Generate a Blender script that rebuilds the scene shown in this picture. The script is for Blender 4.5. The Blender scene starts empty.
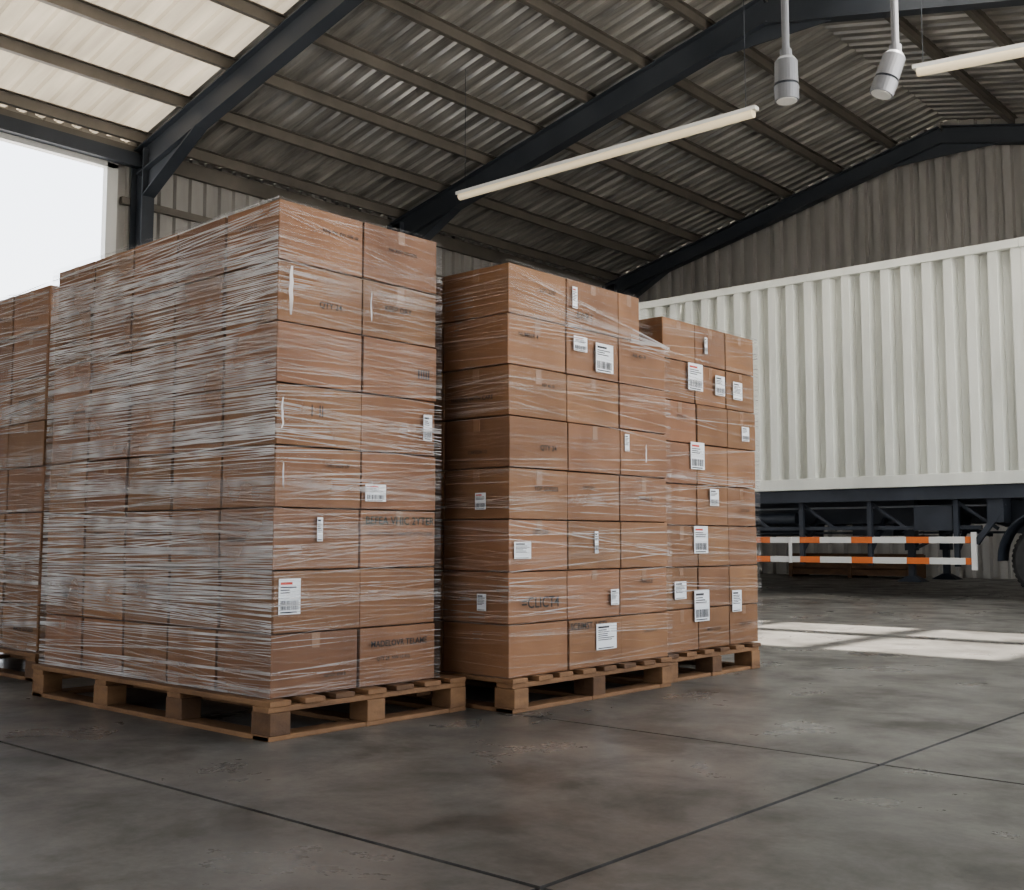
import bpy, math, random
from mathutils import Vector, Matrix
random.seed(7)
scene=bpy.context.scene
COL=scene.collection

# ------------------------------------------------------------------ materials
def mat(name):
    m=bpy.data.materials.new(name); m.use_nodes=True
    nt=m.node_tree; b=nt.nodes["Principled BSDF"]
    return m,nt,b
def N(nt,t,**k):
    n=nt.nodes.new(t)
    for a,v in k.items(): setattr(n,a,v)
    return n
def ramp(nt,stops):
    r=nt.nodes.new("ShaderNodeValToRGB"); e=r.color_ramp.elements
    while len(e)<len(stops): e.new(0.5)
    for i,(p,c) in enumerate(stops):
        e[i].position=p; e[i].color=(c[0],c[1],c[2],1) if len(c)==3 else c
    return r
def noisy(name,c1,c2,scale=(3,3,3),rough=(.5,.6),metal=0,bump=0.0,bscale=60,detail=6,spec=.5):
    m,nt,b=mat(name); L=nt.links.new
    tc=N(nt,"ShaderNodeTexCoord"); mp=N(nt,"ShaderNodeMapping"); mp.inputs["Scale"].default_value=scale
    L(tc.outputs["Object"],mp.inputs[0])
    n=N(nt,"ShaderNodeTexNoise"); n.inputs["Scale"].default_value=1; n.inputs["Detail"].default_value=detail
    n.inputs["Roughness"].default_value=.62
    L(mp.outputs[0],n.inputs["Vector"])
    r=ramp(nt,[(.3,c1),(.7,c2)]); L(n.outputs[0],r.inputs[0]); L(r.outputs[0],b.inputs["Base Color"])
    mr=N(nt,"ShaderNodeMapRange"); mr.inputs[1].default_value=.3; mr.inputs[2].default_value=.7
    mr.inputs[3].default_value=rough[0]; mr.inputs[4].default_value=rough[1]
    L(n.outputs[0],mr.inputs[0]); L(mr.outputs[0],b.inputs["Roughness"])
    b.inputs["Metallic"].default_value=metal
    b.inputs["Specular IOR Level"].default_value=spec
    if bump:
        n2=N(nt,"ShaderNodeTexNoise"); n2.inputs["Scale"].default_value=bscale; L(tc.outputs["Object"],n2.inputs["Vector"])
        bp=N(nt,"ShaderNodeBump"); bp.inputs["Strength"].default_value=bump; bp.inputs["Distance"].default_value=.01
        L(n2.outputs[0],bp.inputs["Height"]); L(bp.outputs[0],b.inputs["Normal"])
    return m

def cardboard():
    m,nt,b=mat("cardboard"); L=nt.links.new
    tc=N(nt,"ShaderNodeTexCoord"); at=N(nt,"ShaderNodeAttribute"); at.attribute_name="tint"
    n=N(nt,"ShaderNodeTexNoise"); n.inputs["Scale"].default_value=3.5; n.inputs["Detail"].default_value=5
    L(tc.outputs["Object"],n.inputs["Vector"])
    r=ramp(nt,[(.25,(.178,.090,.047)),(.75,(.262,.139,.074))]); L(n.outputs[0],r.inputs[0])
    mx=N(nt,"ShaderNodeMix",data_type='RGBA',blend_type='MULTIPLY'); mx.inputs[0].default_value=1
    L(r.outputs[0],mx.inputs[6]); L(at.outputs["Color"],mx.inputs[7])
    L(mx.outputs[2],b.inputs["Base Color"]); b.inputs["Roughness"].default_value=.6
    b.inputs["Specular IOR Level"].default_value=.3
    mp=N(nt,"ShaderNodeMapping"); mp.inputs["Scale"].default_value=(3,3,120); L(tc.outputs["Object"],mp.inputs[0])
    n2=N(nt,"ShaderNodeTexNoise"); n2.inputs["Scale"].default_value=1; L(mp.outputs[0],n2.inputs["Vector"])
    bp=N(nt,"ShaderNodeBump"); bp.inputs["Strength"].default_value=.12; bp.inputs["Distance"].default_value=.004
    L(n2.outputs[0],bp.inputs["Height"]); L(bp.outputs[0],b.inputs["Normal"])
    return m

def film(name,base,gain,thr,col=.5):
    m,nt,b=mat(name); L=nt.links.new
    tc=N(nt,"ShaderNodeTexCoord")
    def streak(ang,sx,sy,lo,hi,seed):
        m1=N(nt,"ShaderNodeMapping"); m1.inputs["Rotation"].default_value=(0,0,ang); L(tc.outputs["UV"],m1.inputs[0])
        m2=N(nt,"ShaderNodeMapping"); m2.inputs["Scale"].default_value=(sx,sy,1); m2.inputs["Location"].default_value=(seed,seed*2,0)
        L(m1.outputs[0],m2.inputs[0])
        n=N(nt,"ShaderNodeTexNoise"); n.inputs["Scale"].default_value=1; n.inputs["Detail"].default_value=1.5
        n.inputs["Roughness"].default_value=.5
        L(m2.outputs[0],n.inputs["Vector"])
        mr=N(nt,"ShaderNodeMapRange"); mr.inputs[1].default_value=lo; mr.inputs[2].default_value=hi
        L(n.outputs[0],mr.inputs[0]); return mr.outputs[0],n.outputs[0]
    a,an=streak(.035,.22,105,thr+.06,thr+.17,1.3); c,cn=streak(-.045,.2,70,thr+.09,thr+.19,7.1); d,dn=streak(.11,.3,120,thr+.10,thr+.19,3.7)
    big,_=streak(.02,.5,7,.35,.7,9.9)
    m1=N(nt,"ShaderNodeMath",operation='MAXIMUM'); L(a,m1.inputs[0]); L(c,m1.inputs[1])
    m2=N(nt,"ShaderNodeMath",operation='MAXIMUM'); L(m1.outputs[0],m2.inputs[0]); L(d,m2.inputs[1])
    mb=N(nt,"ShaderNodeMath",operation='MULTIPLY_ADD'); L(big,mb.inputs[0]); mb.inputs[1].default_value=.5; mb.inputs[2].default_value=.5
    m2b=N(nt,"ShaderNodeMath",operation='MULTIPLY'); L(m2.outputs[0],m2b.inputs[0]); L(mb.outputs[0],m2b.inputs[1])
    m3=N(nt,"ShaderNodeMath",operation='MULTIPLY_ADD'); L(m2b.outputs[0],m3.inputs[0]); m3.inputs[1].default_value=gain; m3.inputs[2].default_value=base
    bp=N(nt,"ShaderNodeBump"); bp.inputs["Strength"].default_value=.6; bp.inputs["Distance"].default_value=.01
    L(an,bp.inputs["Height"]); L(bp.outputs[0],b.inputs["Normal"])
    b.inputs["Base Color"].default_value=(col,col*.965,col*.93,1); b.inputs["Roughness"].default_value=.2
    b.inputs["Specular IOR Level"].default_value=1.0
    tr=N(nt,"ShaderNodeBsdfTransparent"); ms=N(nt,"ShaderNodeMixShader")
    L(m3.outputs[0],ms.inputs[0]); L(tr.outputs[0],ms.inputs[1]); L(b.outputs[0],ms.inputs[2])
    L(ms.outputs[0],nt.nodes["Material Output"].inputs[0])
    return m
def strand(name,fac):
    m,nt,b=mat(name); L=nt.links.new
    b.inputs["Base Color"].default_value=(.85,.84,.83,1); b.inputs["Roughness"].default_value=.3
    tc=N(nt,"ShaderNodeTexCoord"); n=N(nt,"ShaderNodeTexNoise"); n.inputs["Scale"].default_value=3
    L(tc.outputs["Object"],n.inputs["Vector"])
    mr=N(nt,"ShaderNodeMapRange"); mr.inputs[1].default_value=.35; mr.inputs[2].default_value=.65; mr.inputs[3].default_value=fac*.25; mr.inputs[4].default_value=fac
    L(n.outputs[0],mr.inputs[0])
    tr=N(nt,"ShaderNodeBsdfTransparent"); ms=N(nt,"ShaderNodeMixShader")
    L(mr.outputs[0],ms.inputs[0]); L(tr.outputs[0],ms.inputs[1]); L(b.outputs[0],ms.inputs[2])
    L(ms.outputs[0],nt.nodes["Material Output"].inputs[0])
    return m
def floor_mat():
    m,nt,b=mat("polished_concrete"); L=nt.links.new
    tc=N(nt,"ShaderNodeTexCoord")
    n1=N(nt,"ShaderNodeTexNoise"); n1.inputs["Scale"].default_value=.6; n1.inputs["Detail"].default_value=9; n1.inputs["Roughness"].default_value=.65
    n2=N(nt,"ShaderNodeTexNoise"); n2.inputs["Scale"].default_value=2.0; n2.inputs["Detail"].default_value=9; n2.inputs["Roughness"].default_value=.62; n2.inputs["Distortion"].default_value=.25
    n3=N(nt,"ShaderNodeTexNoise"); n3.inputs["Scale"].default_value=45; n3.inputs["Detail"].default_value=6; n3.inputs["Roughness"].default_value=.7
    n4=N(nt,"ShaderNodeTexNoise"); n4.inputs["Scale"].default_value=1.5; n4.inputs["Detail"].default_value=7; n4.inputs["Roughness"].default_value=.55; n4.inputs["Distortion"].default_value=.4
    for n in (n1,n2,n3,n4): L(tc.outputs["Object"],n.inputs["Vector"])
    r1=ramp(nt,[(.32,(.082,.078,.073)),(.5,(.132,.127,.119)),(.68,(.205,.198,.186))]); L(n1.outputs[0],r1.inputs[0])
    r2=ramp(nt,[(.32,(.50,.49,.48)),(.44,(.87,.87,.86)),(.5,(1,1,1)),(.68,(1.28,1.28,1.28))]); L(n2.outputs[0],r2.inputs[0])
    mx=N(nt,"ShaderNodeMix",data_type='RGBA',blend_type='MULTIPLY'); mx.inputs[0].default_value=1
    L(r1.outputs[0],mx.inputs[6]); L(r2.outputs[0],mx.inputs[7])
    r3=ramp(nt,[(.3,(.75,.75,.75)),(.7,(1.2,1.2,1.2))]); L(n3.outputs[0],r3.inputs[0])
    mx2=N(nt,"ShaderNodeMix",data_type='RGBA',blend_type='MULTIPLY'); mx2.inputs[0].default_value=.75
    L(mx.outputs[2],mx2.inputs[6]); L(r3.outputs[0],mx2.inputs[7])
    r4=ramp(nt,[(.39,(.60,.59,.58)),(.44,(1,1,1))]); L(n4.outputs[0],r4.inputs[0])
    mx3=N(nt,"ShaderNodeMix",data_type='RGBA',blend_type='MULTIPLY'); mx3.inputs[0].default_value=.8
    L(mx2.outputs[2],mx3.inputs[6]); L(r4.outputs[0],mx3.inputs[7]); L(mx3.outputs[2],b.inputs["Base Color"])
    mr=N(nt,"ShaderNodeMapRange"); mr.inputs[1].default_value=.35; mr.inputs[2].default_value=.65; mr.inputs[3].default_value=.48; mr.inputs[4].default_value=.25
    L(n2.outputs[0],mr.inputs[0]); L(mr.outputs[0],b.inputs["Roughness"])
    bp=N(nt,"ShaderNodeBump"); bp.inputs["Strength"].default_value=.08; bp.inputs["Distance"].default_value=.003
    L(n3.outputs[0],bp.inputs["Height"]); L(bp.outputs[0],b.inputs["Normal"])
    return m
def translucent(name,c,k=.55):
    m,nt,b=mat(name); L=nt.links.new
    tc=N(nt,"ShaderNodeTexCoord"); mp=N(nt,"ShaderNodeMapping"); mp.inputs["Scale"].default_value=(.4,3,.4); L(tc.outputs["Object"],mp.inputs[0])
    n=N(nt,"ShaderNodeTexNoise"); n.inputs["Scale"].default_value=1; n.inputs["Detail"].default_value=6; L(mp.outputs[0],n.inputs["Vector"])
    r=ramp(nt,[(.3,tuple(x*.65 for x in c)),(.7,c)]); L(n.outputs[0],r.inputs[0])
    t=N(nt,"ShaderNodeBsdfTranslucent"); d=N(nt,"ShaderNodeBsdfDiffuse"); ms=N(nt,"ShaderNodeMixShader"); ms.inputs[0].default_value=k
    L(r.outputs[0],t.inputs[0]); L(r.outputs[0],d.inputs[0]); L(t.outputs[0],ms.inputs[1]); L(d.outputs[0],ms.inputs[2])
    L(ms.outputs[0],nt.nodes["Material Output"].inputs[0]); return m
def plain(name,c,rough=.5,metal=0,emit=0,ec=None):
    m,nt,b=mat(name); b.inputs["Base Color"].default_value=(*c,1); b.inputs["Roughness"].default_value=rough; b.inputs["Metallic"].default_value=metal
    if emit:
        b.inputs["Emission Color"].default_value=(*(ec or c),1); b.inputs["Emission Strength"].default_value=emit
    return m
M_card=cardboard()
M_tape=plain("packing_tape",(.23,.128,.072),.3)
M_label=plain("label_paper",(.72,.74,.76),.5)
M_ink=plain("label_ink",(.03,.03,.035),.6)
M_print=plain("box_print",(.025,.02,.016),.7)
M_print2=plain("box_print_green",(.025,.04,.03),.7)
M_red=plain("label_red",(.5,.06,.04),.6)
M_filmH=film("stretch_film_heavy",.025,.46,.480,.70)
M_filmL=film("stretch_film_light",.015,.20,.520,.6)
M_strH=strand("film_fold_and_glare_heavy",.7)  # serves film folds and the painted glare patches
M_strL=strand("film_fold_light",.34)
M_wood=noisy("pallet_wood",(.15,.08,.04),(.28,.16,.082),(4,4,14),(.65,.8),bump=.35,bscale=40)
M_wood2=noisy("pallet_wood_dark",(.085,.046,.026),(.17,.095,.05),(6,6,14),(.65,.8),bump=.35,bscale=40)
M_floor=floor_mat()
M_joint=plain("joint_filler",(.02,.018,.015),.8)
M_steel=noisy("painted_steel",(.038,.044,.055),(.062,.070,.083),(1,1,1),(.4,.55))
M_purlin=noisy("purlin_steel",(.12,.11,.095),(.20,.18,.155),(1,1,1),(.45,.6),metal=.1)
M_roof=noisy("galvanised_roof",(.24,.23,.215),(.62,.60,.56),(.7,6,.7),(.28,.5),metal=.45)
M_roofl=translucent("added_translucent_bay",(.54,.475,.375),.80)  # translucency put in where bounced daylight brightens this roof bay
M_roofr=translucent("added_translucent_skylight",(.75,.74,.70),.5)  # added panels, let in sun to brighten container and floor
M_wall=noisy("corrugated_wall",(.29,.28,.265),(.42,.405,.38),(1,1,.25),(.5,.6),metal=.1)
M_cont=noisy("container_paint",(.56,.57,.53),(.73,.74,.69),(1.5,1.5,.4),(.35,.5))
M_dark=noisy("chassis_steel",(.022,.027,.037),(.046,.053,.067),(2,2,2),(.45,.6))
M_rub=noisy("tyre_rubber",(.02,.02,.02),(.045,.045,.045),(6,6,6),(.7,.85))
M_rim=plain("wheel_rim",(.30,.31,.33),.35,.8)
M_or=plain("reflector_orange",(.60,.17,.05),.4)
M_wh=plain("reflector_white",(.62,.62,.60),.4)
M_tube=plain("fluorescent_diffuser",(.72,.63,.46),.4,0,.22,(1,.82,.55))
M_gal=plain("galvanised_pipe",(.22,.225,.24),.4,.4)
M_ground=noisy("yard_concrete",(.50,.48,.45),(.62,.60,.56),(.3,.3,.3),(.7,.8))
m,nt,b=mat("added_clear_skylight"); tr=N(nt,"ShaderNodeBsdfTransparent"); tr.inputs[0].default_value=(.98,.98,1,1); nt.links.new(tr.outputs[0],nt.nodes["Material Output"].inputs[0]); M_clear=m  # added see-through panel that lets the sun streak in

# ------------------------------------------------------------------ mesh builder
class MB:
    def __init__(s): s.v=[];s.f=[];s.mi=[];s.mats=[];s.uv={};s.tint={}
    def m(s,mt):
        if mt not in s.mats: s.mats.append(mt)
        return s.mats.index(mt)
    def face(s,pts,mt,uv=None,tint=None):
        i=len(s.v); s.v+= [tuple(p) for p in pts]; s.f.append(tuple(range(i,i+len(pts)))); s.mi.append(s.m(mt))
        if uv: s.uv[len(s.f)-1]=uv
    def hexa(s,c,mt,tint=None):
        i=len(s.v); s.v+=[tuple(p) for p in c]
        for q in ((0,3,2,1),(4,5,6,7),(0,1,5,4),(1,2,6,5),(2,3,7,6),(3,0,4,7)):
            s.f.append(tuple(i+k for k in q)); s.mi.append(s.m(mt))
            if tint: s.tint[len(s.f)-1]=tint
    def box(s,x0,x1,y0,y1,z0,z1,mt,tint=None):
        s.hexa([(x0,y0,z0),(x1,y0,z0),(x1,y1,z0),(x0,y1,z0),(x0,y0,z1),(x1,y0,z1),(x1,y1,z1),(x0,y1,z1)],mt,tint)
    def beam(s,p0,p1,w,h,mt,up=(0,0,1),off=0,side=0):
        p0=Vector(p0);p1=Vector(p1);d=(p1-p0).normalized();u=Vector(up);u=(u-d*u.dot(d)).normalized();r=d.cross(u)
        c=[]
        for p in (p0,p1):
            for a,bb in ((-1,-1),(1,-1),(1,1),(-1,1)):
                c.append(p+r*(a*w/2+side)+u*(bb*h/2+off))
        s.hexa([c[0],c[1],c[2],c[3],c[4],c[5],c[6],c[7]],mt)
    def ibeam(s,p0,p1,w,h,mt,up=(0,0,1),t=.022):
        s.beam(p0,p1,t*.8,h-2*t,mt,up); s.beam(p0,p1,w,t,mt,up,off=h/2-t/2); s.beam(p0,p1,w,t,mt,up,off=-h/2+t/2)
    def cyl(s,p0,p1,r0,r1,mt,n=20,cap=True):
        p0=Vector(p0);p1=Vector(p1);d=(p1-p0).normalized()
        u=d.orthogonal().normalized();v=d.cross(u);i=len(s.v)
        for p,r in ((p0,r0),(p1,r1)):
            for k in range(n):
                a=2*math.pi*k/n; s.v.append(tuple(p+u*math.cos(a)*r+v*math.sin(a)*r))
        for k in range(n):
            s.f.append((i+k,i+(k+1)%n,i+n+(k+1)%n,i+n+k)); s.mi.append(s.m(mt))
        if cap:
            s.f.append(tuple(i+n-1-k for k in range(n))); s.mi.append(s.m(mt))
            s.f.append(tuple(i+n+k for k in range(n))); s.mi.append(s.m(mt))
    def lathe(s,c,axis_y,prof,mt,n=40):
        i=len(s.v);P=len(prof)
        for k in range(n):
            a=2*math.pi*k/n
            for (y,r) in prof: s.v.append((c[0]+r*math.cos(a),c[1]+y*axis_y,c[2]+r*math.sin(a)))
        for k in range(n):
            for j in range(P-1):
                s.f.append((i+k*P+j,i+((k+1)%n)*P+j,i+((k+1)%n)*P+j+1,i+k*P+j+1)); s.mi.append(s.m(mt))
    def obj(s,name,parent=None,bevel=0,smooth=False,origin=None):
        me=bpy.data.meshes.new(name)
        o=Vector(origin) if origin else Vector((0,0,0))
        me.from_pydata([tuple(Vector(p)-o) for p in s.v],[],s.f); 
        for mt in s.mats: me.materials.append(mt)
        me.polygons.foreach_set("material_index",s.mi)
        if s.uv:
            ul=me.uv_layers.new(name="UVMap")
            for fi,uvs in s.uv.items():
                for k,li in enumerate(me.polygons[fi].loop_indices): ul.data[li].uv=uvs[k]
        if s.tint:
            ca=me.color_attributes.new("tint",'FLOAT_COLOR','CORNER')
            for fi,p in enumerate(me.polygons):
                t=s.tint.get(fi,(1,1,1))
                for li in p.loop_indices: ca.data[li].color=(*t,1)
        if smooth:
            for p in me.polygons: p.use_smooth=True
        me.update()
        ob=bpy.data.objects.new(name,me); COL.objects.link(ob); ob.location=o
        if parent: ob.parent=parent; ob.location=o-parent.location
        if bevel:
            md=ob.modifiers.new("bevel",'BEVEL'); md.width=bevel; md.segments=2; md.limit_method='ANGLE'
        return ob
def empty(name,loc=(0,0,0)):
    e=bpy.data.objects.new(name,None); e.empty_display_size=.2; e.location=loc; COL.objects.link(e); return e

# ------------------------------------------------------------------ building shell
XW=-16.9; XA=-8.15; XR=4.5; YG=22.8; YN=-8.0; ZE=7.34; ZA=9.37
F1=9.45
SL=(ZA-ZE)/(XA-XW)
def rz(x): return ZE+(x-XW)*SL if x<=XA else ZA-(x-XA)*SL
fl=MB()
xs=[XW-.2,-11.2,-6.4,-1.617,XR+.3]; ys=[YN,-3.2,1.917,3.71,8.6,13.6,18.4,YG+.2]; g=.008
for i in range(len(xs)-1):
    for j in range(len(ys)-1):
        fl.box(xs[i]+g,xs[i+1]-g,ys[j]+g,ys[j+1]-g,-.05,0,M_floor)
fl.box(xs[0],xs[-1],ys[0],ys[-1],-.09,-.012,M_joint)
fl.obj("floor")
gd=MB(); gd.box(-90,90,-90,110,-.3,-.1,M_ground); gd.obj("ground")

def corr(mb,a0,a1,z0f,z1f,fn,pitch,depth,mt):
    a=a0; pts=[]
    while a<a1:
        for k,(da,of) in enumerate(((0,0),(.42,0),(.5,1),(.92,1))):
            if a+da*pitch<a1: pts.append((a+da*pitch,of*depth))
        a+=pitch
    pts.append((a1,0))
    for (p,o1),(q,o2) in zip(pts[:-1],pts[1:]):
        mb.face([fn(p,o1,z0f(p)),fn(q,o2,z0f(q)),fn(q,o2,z1f(q)),fn(p,o1,z1f(p))],mt)
w=MB(); corr(w,XW,XR,lambda a:0,lambda a:rz(a)+.14,lambda a,o,z:(a,YG+o,z),.34,.11,M_wall)
w.box(XW,XR,YG+.115,YG+.15,0,6.3,M_wall)
w.obj("wall_back")
w=MB()
f=lambda a,o,z:(XW-o,a,z)
corr(w,9.05,YG,lambda a:0,lambda a:ZE+.12,f,.30,.07,M_wall)
corr(w,YN,1.0,lambda a:0,lambda a:ZE+.12,f,.30,.07,M_wall)
corr(w,1.0,9.05,lambda a:6.98,lambda a:ZE+.12,f,.30,.07,M_wall)
w.obj("wall_left")
t=MB(); t.box(XW-.08,XW+.06,8.93,9.12,0,6.98,M_wh); t.box(XW-.08,XW+.06,1.0,9.12,6.9,7.0,M_wh); t.obj("trim_1")
w=MB(); fr=lambda a,o,z:(XR+o,a,z)
corr(w,15.5,YG,lambda a:0,lambda a:rz(XR)+.1,fr,.26,.05,M_wall)
corr(w,YN,.5,lambda a:0,lambda a:rz(XR)+.1,fr,.26,.05,M_wall)
w.obj("wall_right")
w=MB(); fg=lambda a,o,z:(a,YN-o,z)
corr(w,XW,-9.0,lambda a:0,lambda a:rz(a)+.14,fg,.26,.06,M_wall)
corr(w,-9.0,2.5,lambda a:5.0,lambda a:rz(a)+.14,fg,.26,.06,M_wall)
corr(w,2.5,XR,lambda a:0,lambda a:rz(a)+.14,fg,.26,.06,M_wall)
w.obj("wall_front")
rf=MB()
def roofpart(x0,x1,y0,y1,mt,mb=rf):
    y=y0; pitch=.30;dp=.05; pts=[]
    while y<y1-1e-6:
        for da,of in ((0,0),(.55,0),(.65,1),(.9,1)):
            if y+da*pitch<y1: pts.append((y+da*pitch,of*dp))
        y+=pitch
    pts.append((y1,0))
    for (p,o1),(q,o2) in zip(pts[:-1],pts[1:]):
        mb.face([(x0,p,rz(x0)+.12+o1),(x1,p,rz(x1)+.12+o1),(x1,q,rz(x1)+.12+o2),(x0,q,rz(x0)+.12+o2)],mt)
roofpart(XW-.3,XA,F1,YG+.4,M_roof)
roofpart(XW-.3,XA,3.3,F1,M_roofl)  # bay sheet made translucent to stand in for bounced light
roofpart(XW-.3,XA,YN-.3,3.3,M_roof)
SKx0,SKx1,SKy0,SKy1=-1.6,4.2,8.2,10.4
TX0=-6.5
roofpart(XA,XR+.4,YN-.3,6.0,M_roof)
roofpart(XA,TX0,6.0,15.5,M_roof); roofpart(XA,XR+.4,15.5,YG+.4,M_roof)
roofpart(TX0,XR+.4,6.0,SKy0,M_roofr); roofpart(TX0,XR+.4,SKy1,15.5,M_roofr)  # invented skylight area, lights the container front and floor
roofpart(TX0,SKx0,SKy0,SKy1,M_roofr); roofpart(SKx1,XR+.4,SKy0,SKy1,M_roofr)
rf.face([(XA-.3,YN,rz(XA-.3)+.19),(XA,YN,ZA+.2),(XA,YG+.4,ZA+.2),(XA-.3,YG+.4,rz(XA-.3)+.19)],M_roof)
rf.face([(XA,YN,ZA+.2),(XA+.3,YN,rz(XA+.3)+.19),(XA+.3,YG+.4,rz(XA+.3)+.19),(XA,YG+.4,ZA+.2)],M_roof)
rf.obj("ceiling")
sk=MB(); roofpart(SKx0,SKx1,SKy0,SKy1,M_clear,sk); sk.obj("added_sun_panel")  # made-up roof opening, shapes the sun patch near the trailer
pu=MB()
x=XW+.35
while x<XR:
    if abs(x-XA)>.35:
        z=rz(x)+.01
        pu.box(x-.012,x+.012,YN,YG,z-.1,z+.10,M_purlin); pu.box(x-.012,x+.07,YN,YG,z+.09,z+.105,M_purlin); pu.box(x-.012,x+.07,YN,YG,z-.105,z-.09,M_purlin)
    x+=1.22
pu.box(XW,XW+.08,YN,YG,ZE-.25,ZE+.02,M_purlin)
pu.obj("roof_purlins")
FR=[-5.5,3.2,F1,15.2,22.55]
for k,Y in enumerate(FR):
    mb=MB(); D=.46 if k<4 else .36
    def c(x,dz=0): return (x,Y,rz(x)-.11-D/2+dz)
    mb.ibeam(c(XW+.2),c(XA),.22,D,M_steel); mb.ibeam(c(XA),c(XR-.1),.22,D,M_steel)
    mb.hexa([(XA-1.1,Y-.01,rz(XA-1.1)-.1-D-.02),(XA+1.1,Y-.01,rz(XA+1.1)-.1-D-.02),(XA+1.1,Y+.01,rz(XA+1.1)-.1-D-.02),(XA-1.1,Y+.01,rz(XA-1.1)-.1-D-.02),
             (XA-.05,Y-.01,ZA-.2),(XA+.05,Y-.01,ZA-.2),(XA+.05,Y+.01,ZA-.2),(XA-.05,Y+.01,ZA-.2)],M_steel)
    h0=(XW+.45,Y,rz(XW+.45)-.1-D-.45); h1=(XW+2.0,Y,rz(XW+2.0)-.1-D)
    mb.beam(h0,h1,.22,.022,M_steel)
    mb.hexa([(h0[0],Y-.01,h0[2]),(h1[0],Y-.01,h1[2]),(h1[0],Y+.01,h1[2]),(h0[0],Y+.01,h0[2]),(h0[0],Y-.01,rz(h0[0])-.2),(h1[0],Y-.01,rz(h1[0])-.2),(h1[0],Y+.01,rz(h1[0])-.2),(h0[0],Y+.01,rz(h0[0])-.2)],M_steel)
    mb.ibeam((XW+.27,Y,0),(XW+.27,Y,ZE-.1),.22,.38,M_steel,up=(1,0,0))
    mb.ibeam((XR-.25,Y,0),(XR-.25,Y,rz(XR)-.1),.22,.38,M_steel,up=(1,0,0))
    mb.box(XW+.02,XW+.52,Y-.2,Y+.2,0,.025,M_steel); mb.box(XR-.5,XR,Y-.2,Y+.2,0,.025,M_steel)
    mb.obj("steel_portal_frame")
gb=MB()
for z in (1.2,3.0,4.8,6.4):
    gb.box(XW+.0,XW+.08,9.2,YG,z-.06,z+.06,M_purlin)
gb.box(XW+.1,XW+.24,.9,F1,6.98,7.2,M_steel)
gb.obj("wall_girts")
# ------------------------------------------------------------------ fluorescent battens
def batten(x0,x1,y,z0,z1):
    e=empty("fluorescent_batten_light",((x0+x1)/2,y,(z0+z1)/2))
    mb=MB(); mb.beam((x0,y,z0+.03),(x1,y,z1+.03),.11,.05,M_wh); mb.obj("housing",e)
    mb=MB(); mb.cyl((x0+.05,y,z0-.03),(x1-.05,y,z1-.03),.06,.06,M_tube,14); mb.obj("diffuser",e,smooth=False)
    mb=MB()
    for q in (0.03,.97):
        xx=x0+(x1-x0)*q; zz=z0+(z1-z0)*q
        mb.cyl((xx,y,zz+.05),(xx,y,rz(xx)+.1),.005,.005,M_steel,6)
    mb.obj("suspension_wires",e)
batten(-12.5,-7.0,12.75,6.4,6.4)
batten(-4.95,-1.2,12.86,6.38,6.05)
# ------------------------------------------------------------------ hanging lamps
def sensor(x,y,z,tilt):
    e=empty("hanging_high_bay_lamp",(x,y,z+.4))
    mb=MB(); mb.cyl((x,y,z+.36),(x,y,rz(x)+.05),.028,.028,M_gal,14); mb.cyl((x,y,z+.33),(x,y,z+.42),.045,.045,M_gal,14); mb.obj("drop_pipe",e)
    a=Vector((x,y,z+.36)); d=Vector((tilt[0],tilt[1],-1)).normalized()
    mb=MB(); mb.cyl(a,a+d*.03,.06,.085,M_gal,24); mb.cyl(a+d*.03,a+d*.20,.085,.088,M_gal,24); mb.cyl(a+d*.20,a+d*.22,.075,.075,M_dark,24); mb.cyl(a+d*.22,a+d*.33,.092,.088,M_gal,24)
    mb.cyl(a+d*.33,a+d*.335,.075,.075,M_wh,24); mb.obj("lamp_head",e)
sensor(-3.78,7.34,3.98,(0,0)); sensor(-3.17,7.89,4.02,(-.3,-.2))

# ------------------------------------------------------------------ pallets
def pallet(x0,x1,y0,y1,H=.15,nbx=3):
    e=empty("wooden_pallet",((x0+x1)/2,(y0+y1)/2,0))
    mb=MB(); r=lambda a:random.uniform(-a,a)
    bt=.02
    ysb=[y0+.05,(y0+y1)/2,y1-.05]
    bx=[x0+.06+(x1-x0-.12)*i/(nbx-1) for i in range(nbx)]
    for yy in ysb:
        mb.box(x0+.005+r(.004),x1-.005+r(.004),yy-.05,yy+.05,.0,bt,M_wood)
        for xx in bx: mb.box(xx-.06+r(.004),xx+.06+r(.004),yy-.048,yy+.048,bt,H-.044,random.choice((M_wood,M_wood2,M_wood)))
    for xx in bx:
        mb.box(xx-.05,xx+.05,y0+r(.004),y1+r(.004),H-.044,H-.022,M_wood)
    n=max(5,int(round((y1-y0)/.16)))
    for i in range(n):
        yy=y0+.05+(y1-y0-.1)*i/(n-1)
        mb.box(x0+r(.008),x1+r(.008),yy-.05,yy+.05,H-.022,H-.001,random.choice((M_wood,M_wood,M_wood2)))
    mb.box(bx[0]-.05,bx[0]+.05,y0,y1,0.0,0.019,M_wood); mb.box(bx[-1]-.05,bx[-1]+.05,y0,y1,0.0,.019,M_wood)
    mb.obj("timber",e,bevel=.003)
pallet(-5.44,-3.50,2.575,3.64,nbx=4)
pallet(-4.62,-3.27,3.70,4.95)
pallet(-4.55,-3.34,5.02,6.0)
pallet(-7.4,-5.93,2.82,3.88)

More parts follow.
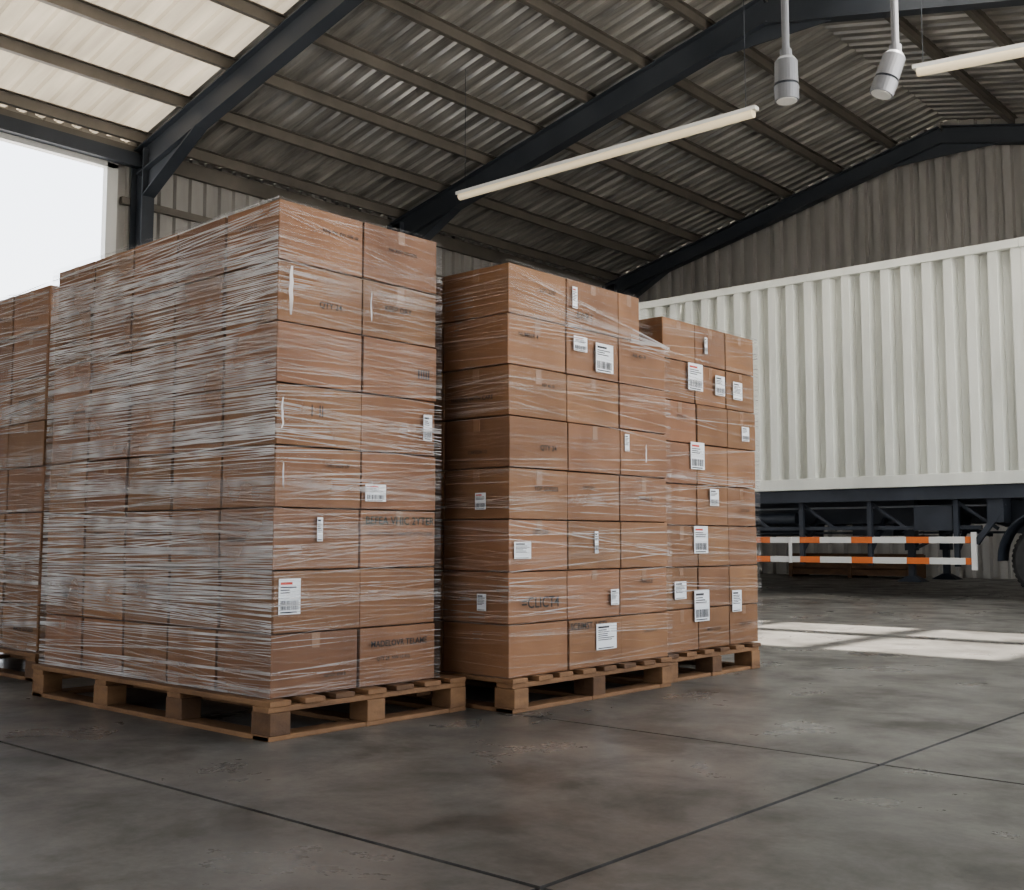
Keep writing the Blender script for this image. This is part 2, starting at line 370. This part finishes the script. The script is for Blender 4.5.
# ------------------------------------------------------------------ box stacks
WORDS=["THIS SIDE UP","KEEP DRY","QTY 24","LOT 2207","CARTON 12","HANDLE WITH CARE","STOCK 8","FRAGILE","NW 12 KG","MADE GOODS","REF 40-18"]
def stack(x0,x1,y0,y1,nx,ny,nr,z0,z1,heavy,labels,prints,half=None,nrib=90,gx=.0035,auto=.5,glare_folds=()):
    C=Vector(((x0+x1)/2,(y0+y1)/2,z0))
    e=empty("shrink_wrapped_box_stack",C)
    mb=MB(); hx=(x1-x0)/nx; hy=(y1-y0)/ny; hz=(z1-z0)/nr
    tp=MB()
    for k in range(nr):
        row=nr-1-k; rx=random.uniform(-.004,.004)
        for i in range(nx):
            for j in range(ny):
                a0,a1=x0+i*hx,x0+(i+1)*hx; b0,b1=y0+j*hy,y0+(j+1)*hy
                if half and row==0 and j==ny-1: b1=b0+hy*half
                t=random.uniform(.82,1.12); tt=(t,t*random.uniform(.97,1.03),t*random.uniform(.94,1.05))
                g=.0035; r=lambda a:random.uniform(-a,a)
                dx=r(.005)+rx; dy=r(.004)
                mb.box(a0+(gx if i else g)+dx,a1-(gx if i<nx-1 else g)+dx,b0+g+dy,b1-g+dy,z0+k*hz+.0005,z0+(k+1)*hz-.0045,M_card,tt)
                zt=z0+(k+1)*hz-.005
                if i==nx-1 and random.random()<.4:
                    ym=(b0+b1)/2+dy; tp.box(a1-g+dx,a1-g+dx+.0008,ym-.02,ym+.02,zt-random.uniform(.04,.08),zt,M_tape)
                if j==0 and random.random()<.5:
                    xm=(a0+a1)/2+dx; tp.box(xm-.02,xm+.02,b0+g+dy-.0008,b0+g+dy,zt-.06,zt,M_tape)
    mb.obj("cartons",e,bevel=.004); tp.obj("tape",e)
    lb=MB()
    def P(face,u,z,o):
        return (x1+o,u,z) if face=='R' else (u,y0-o,z)
    def q(face,u0,u1,za,zb,o,mt): lb.face([P(face,u0,za,o),P(face,u1,za,o),P(face,u1,zb,o),P(face,u0,zb,o)],mt)
    for (face,col,row,fu,fv,wd,ht) in labels:
        if face=='R': u=y0+(col+fu)*hy
        else: u=x0+(col+fu)*hx
        z=z1-(row+fv)*hz; o=.0085
        wd*=.96; ht*=.96
        u0,u1=u-wd/2,u+wd/2; za,zb=z-ht/2,z+ht/2
        q(face,u0,u1,za,zb,o,M_label)
        m_=wd*.08; o2=o+.0008
        yy=zb-ht*.1; sty=random.random()
        q(face,u0+m_,u0+wd*.62,yy-ht*.07,yy,o2,random.choice((M_ink,M_ink,M_red))); yy-=ht*.13
        for l in range(3 if sty<.6 else 6):
            q(face,u0+m_,u0+m_+wd*random.uniform(.4,.82),yy-ht*.03,yy,o2,M_ink); yy-=ht*.075
        if sty<.6:
            bu=u0+m_
            while bu<u1-m_:
                bw=wd*random.choice((.015,.03,.045)); q(face,bu,min(bu+bw,u1-m_),za+ht*.12,za+ht*.38,o2,M_ink); bu+=bw+wd*random.choice((.02,.035))
        q(face,u0+m_,u1-m_*2,za+ht*.04,za+ht*.075,o2,M_ink)
    if labels: lb.obj("shipping_labels",e)
    allp=list(prints)
    used=set((p[0],p[1],p[2]) for p in prints)|set((l[0],l[1],l[2]) for l in labels)
    for face,nc in (('R',ny),('F',nx)):
        for cc in range(nc):
            for rr in range(nr):
                if half and rr==0 and cc==ny-1: continue
                if (face,cc,rr) in used: continue
                if random.random()<(auto if face=='R' else auto*.6):
                    allp.append((face,cc,rr,random.uniform(.35,.65),random.uniform(.3,.75),random.choice((.022,.028,.036)),random.choice(WORDS),M_print))
    for (face,col,row,fu,fv,size,txt,mt) in allp:
        cu=bpy.data.curves.new("print","FONT"); cu.body=txt; cu.size=size; cu.align_x='CENTER'; cu.align_y='CENTER'; cu.resolution_u=3; cu.offset=size*.012
        cu.materials.append(mt); ob=bpy.data.objects.new("printed_text",cu); COL.objects.link(ob)
        u=(y0+(col+fu)*hy) if face=='R' else (x0+(col+fu)*hx); z=z1-(row+fv)*hz
        ob.rotation_euler=(math.pi/2,0,math.pi/2 if face=='R' else 0)
        ob.parent=e; ob.location=Vector(P(face,u,z,.0075))-C
    o=.014; fm=MB()
    per=[('F',(x0-o,y0-o),(x1+o,y0-o)),('R',(x1+o,y0-o),(x1+o,y1+o)),('B',(x1+o,y1+o),(x0-o,y1+o)),('L',(x0-o,y1+o),(x0-o,y0-o))]
    u=0; zt=z1+.004; zb0=z0+.001
    for (nm,a,b_) in per:
        ln=math.hypot(b_[0]-a[0],b_[1]-a[1]); n=10
        mtx=M_filmH if (nm=='F' and heavy) else M_filmL
        for i in range(n):
            for kz in range(6):
                def pt(ii,kk):
                    s=ii/n; zz=zb0+(zt-zb0)*kk/6
                    if half and kk==6 and nm=='R' and s>.85: zz=zt-hz*1.0
                    if half and kk==6 and nm=='B': zz=zt-hz
                    return (a[0]+(b_[0]-a[0])*s,a[1]+(b_[1]-a[1])*s,zz),(u+ln*s,zz)
                A,B,Cc,D=pt(i,kz),pt(i+1,kz),pt(i+1,kz+1),pt(i,kz+1)
                fm.face([A[0],B[0],Cc[0],D[0]],mtx,uv=[A[1],B[1],Cc[1],D[1]])
        u+=ln
    sk=.10
    top=[(x0-o,y0-o),(x1+o,y0-o),(x1+o,y1+o),(x0-o,y1+o)]
    if not half:
        for i in range(4):
            a=top[i];b_=top[(i+1)%4]; cx,cy=(x0+x1)/2,(y0+y1)/2
            def inn(p): return (p[0]+(sk if p[0]<cx else -sk),p[1]+(sk if p[1]<cy else -sk))
            ai,bi=inn(a),inn(b_)
            fm.face([(*a,zt),(*b_,zt),(*bi,zt+.002),(*ai,zt+.002)],M_filmL,uv=[(i*2,0),(i*2+1.2,0),(i*2+1.1,.1),(i*2+.1,.1)])
    fm.obj("stretch_film",e)
    rb=MB(); o2=.0165
    corners=[(x0-o2,y0-o2),(x1+o2,y0-o2),(x1+o2,y1+o2),(x0-o2,y1+o2)]
    ztop=z1-.004-(hz if half else 0)
    nb=0
    while nb<nrib:
        zc=random.uniform(z0+.01,z1-.02); cnt=random.choice((1,1,2,4,6)); spr=[random.uniform(.0,.09) for _ in range(5)]
        drift=[random.uniform(-.07,.07) for _ in range(5)]
        for c_ in range(cnt):
            wd=random.choice((.0008,.001,.0014,.0022)); 
            zs=[min(z1-.004 if i<2 else ztop,max(z0+.006,zc+drift[i]+spr[i]*(c_-cnt/2)/2.5)) for i in range(5)]
            for i in range(4):
                if nb%3 and i>1: continue
                a=corners[i];b_=corners[(i+1)%4]
                mtx=M_strH if (heavy and i==0) else M_strL
                if not (heavy and i==0) and random.random()<.45: continue
                n=5; za,zb=zs[i],zs[i+1]
                for s in range(n):
                    t0,t1=s/n,(s+1)/n
                    p0=(a[0]+(b_[0]-a[0])*t0,a[1]+(b_[1]-a[1])*t0,za+(zb-za)*t0); p1=(a[0]+(b_[0]-a[0])*t1,a[1]+(b_[1]-a[1])*t1,za+(zb-za)*t1)
                    w0=wd*(.5+abs(math.sin(t0*9+nb))); w1=wd*(.5+abs(math.sin(t1*9+nb)))
                    rb.face([(p0[0],p0[1],p0[2]-w0),(p1[0],p1[1],p1[2]-w1),(p1[0],p1[1],p1[2]+w1),(p0[0],p0[1],p0[2]+w0)],mtx)
            nb+=1
    for (u_,row,fh,wdt) in glare_folds:  # white patches painted as glare on wrinkled film near corners
        zc=z1-(row+.5)*hz; hh=hz*fh/2; prev=None
        for s in range(7):
            z=zc-hh+2*hh*s/6; uu=y0+u_+random.uniform(-.004,.004); ww=wdt*(.35+.65*math.sin(math.pi*(s+.5)/7))
            if prev: rb.face([(x1+.017,prev[0]-prev[2],prev[1]),(x1+.017,prev[0]+prev[2],prev[1]),(x1+.017,uu+ww,z),(x1+.017,uu-ww,z)],M_strH)
            prev=(uu,z,ww)
    rb.obj("film_folds_and_glare",e)  # thin film folds plus the painted glare patches
    return e
Pn=M_print; Pg=M_print2
stack(-5.42,-3.56,2.62,3.50,5,2,8,.151,2.12,True,
  [('R',1,3,.86,.5,.055,.12),('R',1,4,.17,.72,.12,.075),('R',0,5,.5,.35,.03,.10),('R',0,6,.17,.42,.11,.145)],
  [('R',1,2,.8,.55,.06,"IIIII",M_ink),('R',1,5,.5,.2,.048,"BEFEA VHIC 2YTER",Pg),('R',1,5,.5,.42,.022,"ORIGIN STOCK - HANDLE WITH CARE",Pn),
   ('R',1,7,.5,.3,.036,"MADELOVR TELAME",Pn),('R',1,7,.42,.55,.022,"QTY 24  NW 12 KG",Pn),('R',0,7,.7,.72,.022,"carton stock",Pn),
   ('R',0,0,.7,.35,.022,"keep dry  this side up",Pn),('R',1,0,.5,.4,.022,"PACKED GOODS",Pn),('R',0,3,.45,.4,.05,"|  ||",Pn),
   ('R',0,4,.7,.3,.022,"THIS SIDE UP",Pn)],nrib=360,gx=.009,glare_folds=((.05,1,.8,.010),(.02,3,.5,.005),(.03,4,.4,.004),(.47,1,.5,.004)))
stack(-4.55,-3.30,3.70,4.965,3,3,8,.151,2.026,False,
  [('R',1,1,.22,.35,.11,.075),('R',1,1,.68,.55,.15,.15),('R',1,0,.12,.4,.04,.11),('R',0,5,.2,.6,.12,.08),('R',1,5,.5,.45,.03,.11),('R',1,6,.85,.6,.07,.08),
   ('R',1,7,.68,.4,.17,.13),('F',2,4,.6,.65,.07,.08),('F',2,6,.62,.6,.06,.08),('R',2,3,.12,.3,.04,.09)],
  [('R',0,6,.5,.62,.07,"=CLICT4",Pn),('R',1,7,.35,.15,.045,"SCBIMST. USTI",Pn),('R',0,1,.3,.4,.03,"NUMBER 4",Pn),('R',0,4,.6,.4,.03,"TOP GOODS",Pn),('R',1,0,.3,.75,.045,"BWR I",Pn),
   ('R',0,5,.5,.25,.03,"LOT 220",Pn),('R',2,6,.5,.3,.03,"FRAGILE",Pn),('R',2,4,.5,.5,.03,"STOCK 8",Pn)],half=.45,nrib=150,glare_folds=((1.05,3,.4,.005),))
stack(-4.45,-3.38,5.06,6.06,3,3,8,.151,1.995,False,
  [('R',0,1,.95,.35,.16,.16),('R',1,1,.75,.45,.11,.12),('R',2,1,.35,.5,.11,.11),('R',0,3,.98,.3,.15,.16),('R',1,0,.3,.5,.03,.1),('R',1,4,.5,.3,.10,.1),('R',2,2,.6,.6,.09,.09),
   ('R',1,5,.05,.35,.15,.16),('R',0,6,.4,.55,.12,.1),('R',1,6,.05,.95,.16,.18),('R',2,6,.2,.9,.11,.13)],
  [('R',2,7,.5,.5,.03,"KEEP DRY",Pn),('R',0,2,.5,.4,.03,"STOCK",Pn)],nrib=120,auto=.3)
stack(-7.35,-5.99,2.86,3.82,3,2,8,.151,2.19,True,[],[],nrib=170,gx=.009)

# ------------------------------------------------------------------ container + trailer
def container():
    X0,X1,Y0,Y1,Z0,Z1=-10.15,-4.08,14.30,16.74,1.452,4.50
    e=empty("shipping_container",((X0+X1)/2,(Y0+Y1)/2,Z0))
    mb=MB()
    mb.box(X0,X1,Y0-.02,Y0+.1,Z0,Z0+.16,M_cont); mb.box(X0,X1,Y0-.02,Y0+.1,Z1-.11,Z1,M_cont)
    mb.box(X0,X1,Y1-.1,Y1+.02,Z0,Z0+.16,M_cont); mb.box(X0,X1,Y1-.1,Y1+.02,Z1-.11,Z1,M_cont)
    for xx in (X0,X1):
        for yy in (Y0,Y1):
            sx=.17 if xx==X0 else -.17
            mb.box(min(xx,xx+sx),max(xx,xx+sx),min(yy,yy+(.14 if yy==Y0 else -.14)),max(yy,yy+(.14 if yy==Y0 else -.14)),Z0+.1,Z1-.1,M_cont)
            for zz in (Z0,Z1-.12): mb.box(min(xx,xx+sx)-.01,max(xx,xx+sx)+.01,min(yy-.03,yy+(.16 if yy==Y0 else -.16)),max(yy+.03,yy+(.16 if yy==Y0 else -.16)),zz,zz+.12,M_cont)
    mb.obj("frame",e,bevel=.006)
    mb=MB()
    def side(Y,sg):
        a=X0+.17; pitch=(X1-X0-.34-.12)/20; pts=[]
        for i in range(20):
            b0=a+i*pitch
            for da,o in ((0,0),(.40,0),(.50,1),(.88,1)): pts.append((b0+da*pitch,o*.13))
        pts.append((a+20*pitch,0)); pts.append((X1-.17,0))
        for (p,o1),(q,o2) in zip(pts[:-1],pts[1:]):
            mb.face([(p,Y+sg*o1,Z0+.15),(q,Y+sg*o2,Z0+.15),(q,Y+sg*o2,Z1-.1),(p,Y+sg*o1,Z1-.1)],M_cont)
    side(Y0+.005,1); side(Y1-.005,-1)
    for X,s in ((X0+.02,1),(X1-.02,-1)):
        y=Y0+.12
        while y<Y1-.13:
            y2=min(y+.11,Y1-.12); y3=min(y2+.11,Y1-.12)
            mb.face([(X,y,Z0+.1),(X,y2,Z0+.1),(X,y2,Z1-.08),(X,y,Z1-.08)],M_cont); mb.face([(X,y2,Z0+.1),(X+s*.04,y2,Z0+.1),(X+s*.04,y2,Z1-.08),(X,y2,Z1-.08)],M_cont)
            mb.face([(X+s*.04,y2,Z0+.1),(X+s*.04,y3,Z0+.1),(X+s*.04,y3,Z1-.08),(X+s*.04,y2,Z1-.08)],M_cont); mb.face([(X+s*.04,y3,Z0+.1),(X,y3,Z0+.1),(X,y3,Z1-.08),(X+s*.04,y3,Z1-.08)],M_cont)
            y=y3
    mb.box(X0+.05,X1-.05,Y0+.14,Y1-.14,Z1-.06,Z1-.03,M_cont); mb.box(X0+.05,X1-.05,Y0+.14,Y1-.14,Z0+.02,Z0+.08,M_dark)
    mb.obj("panels",e)
container()
def trailer():
    e=empty("container_trailer",(-6,15.5,0)); T=1.45
    X0,X1=-10.6,-1.4
    mb=MB()
    for yy in (14.98,16.06): mb.ibeam((X0,yy,T-.25),(X1,yy,T-.25),.14,.42,M_dark)
    mb.box(X0,X1,14.34,14.42,T-.17,T-.003,M_dark); mb.box(X0,X1,16.62,16.70,T-.17,T-.003,M_dark)
    x=X0
    while x<=X1:
        mb.box(x,x+.1,14.36,16.68,T-.13,T-.008,M_dark); x+=.62
    for x in (-9.4,-8.35,-7.35,-6.35,-5.2):
        mb.box(x-.03,x+.03,14.42,14.48,.42,T-.1,M_dark); mb.beam((x,14.95,T-.4),(x,14.46,.62),.05,.05,M_dark)
        mb.beam((x,14.5,T-.2),(x+.5,14.5,.9),.03,.04,M_dark)
    for x in (-8.9,-8.1,-7.2,-6.7,-5.6,-4.9):
        mb.beam((x,15.0,T-.45),(x+.35,15.9,T-.62),.05,.05,M_dark)
    mb.cyl((-8.6,15.3,.98),(-7.5,15.3,.98),.16,.16,M_dark,20); mb.box(-6.9,-6.3,15.1,15.7,.82,1.05,M_dark)
    mb.beam((-10.0,15.2,.86),(-4.6,15.2,.86),.03,.03,M_dark); mb.beam((-10.0,14.5,.92),(-4.9,14.5,.92),.04,.05,M_dark)
    mb.cyl((-10.0,14.5,1.2),(-4.6,14.5,1.2),.014,.014,M_gal,8); mb.cyl((-8.2,14.6,1.06),(-7.5,14.6,1.06),.08,.08,M_dark,20)
    mb.box(-5.75,-5.25,14.45,14.8,.88,1.2,M_dark)
    for yy in (14.85,16.1):
        mb.box(-6.02,-5.88,yy-.07,yy+.07,.62,T-.05,M_dark); mb.box(-5.99,-5.91,yy-.04,yy+.04,.26,.62,M_dark)
        mb.hexa([(-6.13,yy-.13,.20),(-5.77,yy-.13,.20),(-5.77,yy+.13,.20),(-6.13,yy+.13,.20),(-6.0,yy-.06,.28),(-5.9,yy-.06,.28),(-5.9,yy+.06,.28),(-6.0,yy+.06,.28)],M_dark)
    mb.beam((-5.95,14.85,.8),(-5.95,16.1,.8),.05,.05,M_dark); mb.beam((-5.95,14.85,.62),(-5.1,14.95,1.05),.04,.04,M_dark)
    for xx in (-4.05,-2.75):
        mb.cyl((xx,14.6,.50),(xx,16.45,.50),.07,.07,M_dark,16)
        for yy in (14.98,16.06): mb.beam((xx,yy,.5),(xx-.55,yy,.95),.09,.12,M_dark); mb.beam((xx-.55,yy,.85),(xx-.55,yy,T-.4),.12,.16,M_dark)
    prev=None
    for i in range(10):
        a=math.radians(180-i*90/9.0); p=(-4.05+.62*math.cos(a),.50+.62*math.sin(a))
        if prev: mb.hexa([(prev[0],14.33,prev[1]),(p[0],14.33,p[1]),(p[0],14.75,p[1]),(prev[0],14.75,prev[1]),(prev[0],14.33,prev[1]+.02),(p[0],14.33,p[1]+.02),(p[0],14.75,p[1]+.02),(prev[0],14.75,prev[1]+.02)],M_dark)
        prev=p
    mb.box(-4.05,-2.2,14.33,14.75,1.12,1.14,M_dark); mb.box(-4.8,-4.6,14.40,14.7,.98,T-.1,M_dark)
    mb.beam((-4.95,14.42,.72),(-4.62,14.42,1.15),.05,.07,M_dark)
    mb.obj("chassis",e)
    gd=MB()
    for (z,h) in ((.76,.085),(.49,.085)):
        x=-10.1; k=0
        while x<-4.98:
            x2=min(x+(.30 if k%2 else .46),-4.98); gd.box(x,x2,14.385,14.415,z-h/2,z+h/2,M_or if k%2 else M_wh); x=x2;k+=1
    for x in (-4.97,): gd.box(x-.03,x+.03,14.37,14.42,.38,.86,M_wh)
    for x in (-7.5,): gd.box(x-.025,x+.025,14.37,14.384,.44,.80,M_wh)
    gd.obj("side_guard",e,bevel=.003)
    wh=MB()
    for xx in (-4.05,-2.75):
        for yy,s in ((14.60,1),(16.42,-1)):
            c=(xx,yy,.50)
            wh.lathe(c,s,[(-.15,.30),(-.165,.36),(-.16,.44),(-.13,.485),(-.09,.5),(.1,.5),(.14,.485),(.16,.40),(.15,.3)],M_rub,48)
            wh.lathe(c,s,[(-.15,.305),(-.14,.28),(-.06,.26),(-.03,.2),(-.03,.13),(-.12,.12),(-.15,.09),(-.15,.0)],M_rim,40)
            wh.lathe(c,s,[(.15,.30),(.05,.26),(.02,.0)],M_rim,30)
            for k in range(10):
                a=2*math.pi*k/10; wh.cyl((xx+.165*math.cos(a),yy-s*.03,.5+.165*math.sin(a)),(xx+.165*math.cos(a),yy-s*.065,.5+.165*math.sin(a)),.016,.014,M_rim,8)
            for k in range(48):
                a=2*math.pi*k/48; p=Vector((xx+.5*math.cos(a),yy,.5+.5*math.sin(a)))
                wh.beam((p.x,yy-.11,p.z),(p.x,yy+.11,p.z),.035,.008,M_rub,up=(math.cos(a),0,math.sin(a)))
    wh.obj("wheels",e,smooth=False)
trailer()
e=empty("wooden_crate",(-9.8,21.8,0)); mb=MB()
for i in range(3): mb.box(-11.2,-8.6,21.4,21.42,.05+i*.14,.05+i*.14+.12,M_wood2); mb.box(-11.2,-8.6,22.1,22.12,.05+i*.14,.17+i*.14,M_wood2)
for i in range(8): mb.box(-11.2+i*.325,-11.2+i*.325+.3,21.4,22.12,.46,.48,M_wood2)
for x in (-11.2,-9.9,-8.68): mb.box(x,x+.08,21.38,22.14,0,.46,M_wood2)
mb.obj("slats",e)

# ------------------------------------------------------------------ lights
wd=bpy.data.worlds.new("World"); scene.world=wd; wd.use_nodes=True
nt=wd.node_tree; bg=nt.nodes["Background"]
tc=N(nt,"ShaderNodeTexCoord"); sp=N(nt,"ShaderNodeSeparateXYZ"); nt.links.new(tc.outputs["Generated"],sp.inputs[0])
r=ramp(nt,[(0,(.94,.95,.96)),(.35,(.80,.86,.95)),(1,(.5,.62,.82))]); nt.links.new(sp.outputs[2],r.inputs[0]); nt.links.new(r.outputs[0],bg.inputs[0])
bg.inputs[1].default_value=2.5
sd=bpy.data.lights.new("sun","SUN"); sd.energy=19; sd.angle=.015; sd.color=(1,.93,.83)
so=bpy.data.objects.new("sun",sd); COL.objects.link(so)
el=math.radians(60); d=Vector((-math.cos(el),-.10,-math.sin(el))).normalized()
so.rotation_euler=d.to_track_quat('-Z','Y').to_euler(); so.location=(20,10,30)
# ------------------------------------------------------------------ camera
cd=bpy.data.cameras.new("camera"); cd.sensor_width=36; cd.lens=39.02; cd.clip_end=300
co=bpy.data.objects.new("camera",cd); COL.objects.link(co); co.location=(0,0,.76)
co.rotation_euler=(math.radians(94.89),0,math.radians(41.57)); scene.camera=co
scene.view_settings.exposure=0.45
try: scene.view_settings.look='AgX - Medium High Contrast'
except Exception as ex: print(ex)
